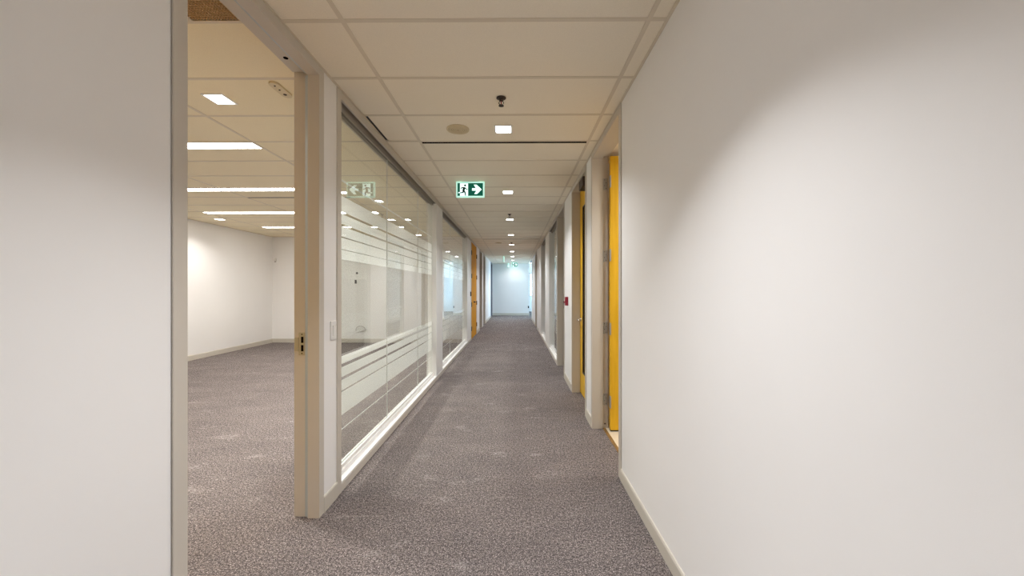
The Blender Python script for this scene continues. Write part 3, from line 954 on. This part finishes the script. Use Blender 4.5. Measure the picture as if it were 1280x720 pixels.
# ---- return air grille in the office ceiling (egg crate)
gx0, gx1, gy0, gy1 = GRILLE
t = thing('return_grille', 'brown egg-crate return air grille at the top of the office doorway', 'air vent', ((gx0 + gx1) / 2, (gy0 + gy1) / 2, CEIL))
bobj('grille_frame', [(gx0 - 0.018, gx0, gy0 - 0.018, gy1 + 0.006, CEIL - 0.004, CEIL + 0.016), (gx1, gx1 + 0.012, gy0 - 0.018, gy1 + 0.006, CEIL - 0.004, CEIL + 0.016),
                      (gx0, gx1, gy0 - 0.018, gy0, CEIL - 0.004, CEIL + 0.016), (gx0, gx1, gy1, gy1 + 0.006, CEIL - 0.004, CEIL + 0.016)], M['tee'], t)
bm = bmesh.new()
p = 0.0145
n = int((gx1 - gx0) / p)
for i in range(1, n + 1):
    x = gx0 + i * p
    if x < gx1: box(bm, x - 0.0018, x + 0.0018, gy0, gy1, CEIL - 0.001, CEIL + 0.012)
n = int((gy1 - gy0) / p)
for i in range(1, n + 1):
    y = gy0 + i * p
    if y < gy1: box(bm, gx0, gx1, y - 0.0018, y + 0.0018, CEIL - 0.001, CEIL + 0.012)
o = obj('grille_blades', bm, M['brown'], t); o['kind'] = 'stuff'
bobj('grille_duct', [(gx0, gx1, gy0, gy1, CEIL + 0.10, CEIL + 0.11), (gx0 - 0.004, gx0, gy0, gy1, CEIL + 0.016, CEIL + 0.11), (gx1, gx1 + 0.004, gy0, gy1, CEIL + 0.016, CEIL + 0.11),
                     (gx0, gx1, gy0 - 0.004, gy0, CEIL + 0.016, CEIL + 0.11), (gx0, gx1, gy1, gy1 + 0.004, CEIL + 0.016, CEIL + 0.11)], M['black'], t)

# ---- oblong sensor in the office ceiling
sx, sy0, sy1 = -1.562, 2.395, 2.590
t = thing('ceiling_sensor', 'oblong cream sensor plate with dark dots on the office ceiling', 'sensor', (sx, (sy0 + sy1) / 2, CEIL))
bm = bmesh.new()
pts = []
w = 0.034
for k in range(13):
    a = math.pi * k / 12
    pts.append((sx + w * math.cos(a), sy1 - w + w * math.sin(a)))
for k in range(13):
    a = math.pi + math.pi * k / 12
    pts.append((sx + w * math.cos(a), sy0 + w + w * math.sin(a)))
prism(bm, pts, 'z', CEIL - 0.012, CEIL + 0.003)
obj('sensor_body', bm, M['ivory'], t, bevel=0.002)
for i, (dy, r) in enumerate(((0.035, 0.007), (0.085, 0.007), (0.145, 0.013))):
    bm = bmesh.new()
    lathe(bm, [(0, -0.016), (r * 0.7, -0.015), (r, -0.011), (0, -0.011)], (sx, sy0 + dy, CEIL), 12)
    obj('sensor_eye', bm, M['bronze'], t)


# =================================================================== EXIT SIGNS
def exit_sign(x, y, label, w=0.351, h=0.193, drop=0.004, group='green running man exit signs'):
    t = thing('exit_sign', label, 'exit sign', (x, y, CEIL), group)
    z1 = CEIL - drop; z0 = z1 - h
    x0, x1 = x - w / 2, x + w / 2
    bobj('mounting_plate', [(x - w * 0.3, x + w * 0.3, y + 0.004, y + 0.030, z1, CEIL + 0.002)], M['plastic'], t)
    bobj('sign_body', [(x0, x1, y, y + 0.032, z0, z1)], M['sign_edge'], t, bevel=0.004)
    b = 0.018
    f = bobj('green_panel', [(x0 + b, x1 - b, y - 0.002, y + 0.001, z0 + b, z1 - b)], M['sign_green'], t)
    W, H = w - 2 * b, h - 2 * b

    def U(u): return x0 + b + u * W
    def V(v): return z1 - b - v * H
    bobj('white_door', [(U(0.10), U(0.415), y - 0.0030, y - 0.0018, V(1.0), V(0.03))], M['sign_white'], f)
    bm = bmesh.new()
    arrow = [(0.575, 0.405), (0.725, 0.405), (0.64, 0.13), (0.75, 0.13), (0.95, 0.50), (0.77, 0.86), (0.66, 0.86), (0.745, 0.60), (0.575, 0.60)]
    prism(bm, [(U(u), V(v)) for u, v in arrow], 'y', y - 0.0030, y - 0.0018)
    obj('white_arrow', bm, M['sign_white'], f)
    bm = bmesh.new()                                     # running figure, one outline per limb

    def limb(a, c, r0, r1):
        ax, az, cx, cz = U(a[0]), V(a[1]), U(c[0]), V(c[1])
        dx, dz = cx - ax, cz - az
        l = math.hypot(dx, dz); nx, nz = -dz / l, dx / l
        r0 *= H; r1 *= H
        prism(bm, [(ax + nx * r0, az + nz * r0), (ax - nx * r0, az - nz * r0), (cx - nx * r1, cz - nz * r1), (cx + nx * r1, cz + nz * r1)], 'y', y - 0.0042, y - 0.0030)
    limb((0.268, 0.33), (0.232, 0.62), 0.095, 0.085)     # torso
    limb((0.275, 0.35), (0.165, 0.36), 0.045, 0.038); limb((0.170, 0.34), (0.135, 0.49), 0.038, 0.030)
    limb((0.275, 0.35), (0.335, 0.46), 0.045, 0.038); limb((0.325, 0.45), (0.400, 0.49), 0.038, 0.030)
    limb((0.240, 0.58), (0.305, 0.76), 0.066, 0.052); limb((0.298, 0.74), (0.320, 0.99), 0.052, 0.040)
    limb((0.235, 0.58), (0.220, 0.75), 0.066, 0.052); limb((0.228, 0.74), (0.105, 0.77), 0.050, 0.038)
    lathe(bm, [(0, -0.0042), (0.085 * H, -0.0042), (0.085 * H, -0.0030), (0, -0.0030)], (U(0.30), y, V(0.185)), 14, axis='y')
    obj('running_man', bm, M['sign_dark'], f)
    bm = bmesh.new()
    prism(bm, [(U(0.03), V(0.80)), (U(0.03), V(0.72)), (U(0.098), V(0.70)), (U(0.098), V(0.78))], 'y', y - 0.0030, y - 0.0018)
    obj('white_foot', bm, M['sign_white'], f)
    return t


exit_sign(-0.552, 4.64, 'green exit sign with running man and right arrow under the corridor ceiling, near one')
exit_sign(-0.005, 18.60, 'tiny green exit sign far away in front of the end wall', 0.29, 0.23, 0.004)
for x, y, lab in ((-0.45, 15.1, 'pale hanging sign seen edge-on left of the far downlights'), (-0.33, 19.1, 'pale edge-on hanging sign left of the far exit sign')):
    t = thing('hanging_sign', lab, 'sign', (x, y, CEIL), 'edge-on hanging signs')
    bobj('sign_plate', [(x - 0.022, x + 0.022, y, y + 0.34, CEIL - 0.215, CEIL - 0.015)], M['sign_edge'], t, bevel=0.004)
    bobj('mounting_plate', [(x - 0.02, x + 0.02, y + 0.05, y + 0.29, CEIL - 0.015, CEIL + 0.002)], M['plastic'], t)


# =================================================================== WALL THINGS
def wall_plate(root, s, xw, y, z, w, h, t=0.007):
    return bobj('cover_plate', [(xw, xw + s * t, y - w / 2, y + w / 2, z - h / 2, z + h / 2)], M['plastic'], root, bevel=0.002)


t = thing('light_switch', 'white rocker light switch on the wall strip beside the glass screen', 'light switch', (XL, 2.408, 1.10))
wall_plate(t, 1, XL, 2.408, 1.10, 0.074, 0.120)
bm = bmesh.new()
prism(bm, [(XL + 0.007, 1.066), (XL + 0.010, 1.066), (XL + 0.013, 1.134), (XL + 0.007, 1.134)], 'y', 2.408 - 0.017, 2.408 + 0.017)
obj('rocker', bm, M['plastic'], t)

t = thing('fire_alarm_pull', 'dark red fire alarm pull station on the right wall', 'fire alarm', (XR, 5.40, 1.19))
bobj('alarm_body', [(XR - 0.042, XR, 5.355, 5.445, 1.130, 1.255)], M['red'], t, bevel=0.005)
bobj('pull_handle', [(XR - 0.056, XR - 0.042, 5.37, 5.43, 1.165, 1.19)], M['red'], t, bevel=0.003)

t = thing('card_reader', 'small black card reader beside the orange double doors', 'card reader', (XL, 9.90, 1.24))
bobj('reader_body', [(XL, XL + 0.022, 9.86, 9.94, 1.18, 1.30)], M['dark'], t, bevel=0.005)
bobj('reader_face', [(XL + 0.022, XL + 0.024, 9.872, 9.928, 1.20, 1.28)], M['bronze'], t)

# office far wall
YF = ROOM_Y1
t = thing('motion_detector', 'small white motion detector high in the office corner', 'detector', (-6.12, YF, 2.11))
bobj('detector_base', [(-6.145, -6.095, YF - 0.012, YF, 2.05, 2.17)], M['plastic'], t, bevel=0.003)
bm = bmesh.new()
lathe(bm, [(0, -0.055), (0.02, -0.05), (0.034, -0.034), (0.036, -0.012), (0, -0.012)], (-6.12, YF, 2.115), 16, axis='y')
obj('detector_dome', bm, M['plastic'], t, smooth=True)
bm = bmesh.new()
lathe(bm, [(0, -0.016), (0.012, -0.014), (0.012, -0.0118), (0, -0.0118)], (-6.12, YF, 2.068), 10, axis='y')
obj('detector_lens', bm, M['bronze'], t)

t = thing('thermostat', 'small grey control on the office far wall, above the dark socket', 'thermostat', (-4.02, YF, 1.75))
bobj('thermostat_body', [(-4.055, -3.985, YF - 0.024, YF, 1.69, 1.81)], M['plastic'], t, bevel=0.004)
bobj('thermostat_screen', [(-4.045, -3.995, YF - 0.026, YF - 0.024, 1.75, 1.80)], M['dark'], t)
t = thing('wall_socket', 'dark socket on the office far wall, below the grey control', 'socket', (-4.06, YF, 1.555))
bobj('socket_plate', [(-4.10, -4.02, YF - 0.008, YF, 1.495, 1.615)], M['plastic'], t, bevel=0.002)
bobj('socket_insert', [(-4.083, -4.037, YF - 0.012, YF - 0.008, 1.508, 1.602)], M['dark'], t)
t = thing('cable_outlet', 'white arched cable outlet low on the office far wall', 'cable outlet', (-3.92, YF, 0.36))
bobj('outlet_plate', [(-4.05, -3.79, YF - 0.008, YF, 0.285, 0.315)], M['plastic'], t, bevel=0.002)
bm = bmesh.new()
pts = [(-3.92 + 0.125 * math.cos(a), YF - 0.03 - 0.02 * math.sin(a), 0.315 + 0.115 * math.sin(a)) for a in [math.pi * k / 14 for k in range(15)]]
tube(bm, pts, 0.011, 8)
obj('cable_loop', bm, mat('grey_cable', (0.50, 0.48, 0.45), 0.5), t, smooth=True)
bobj('outlet_box', [(-3.97, -3.87, YF - 0.03, YF - 0.008, 0.295, 0.345)], M['plastic'], t, bevel=0.003)

t = thing('floor_box', 'dark low socket at the right end of the corridor end wall', 'socket', (0.72, Y_END, 0.40))
bobj('socket_plate', [(0.68, 0.74, Y_END - 0.01, Y_END, 0.38, 0.50)], M['dark'], t, bevel=0.002)
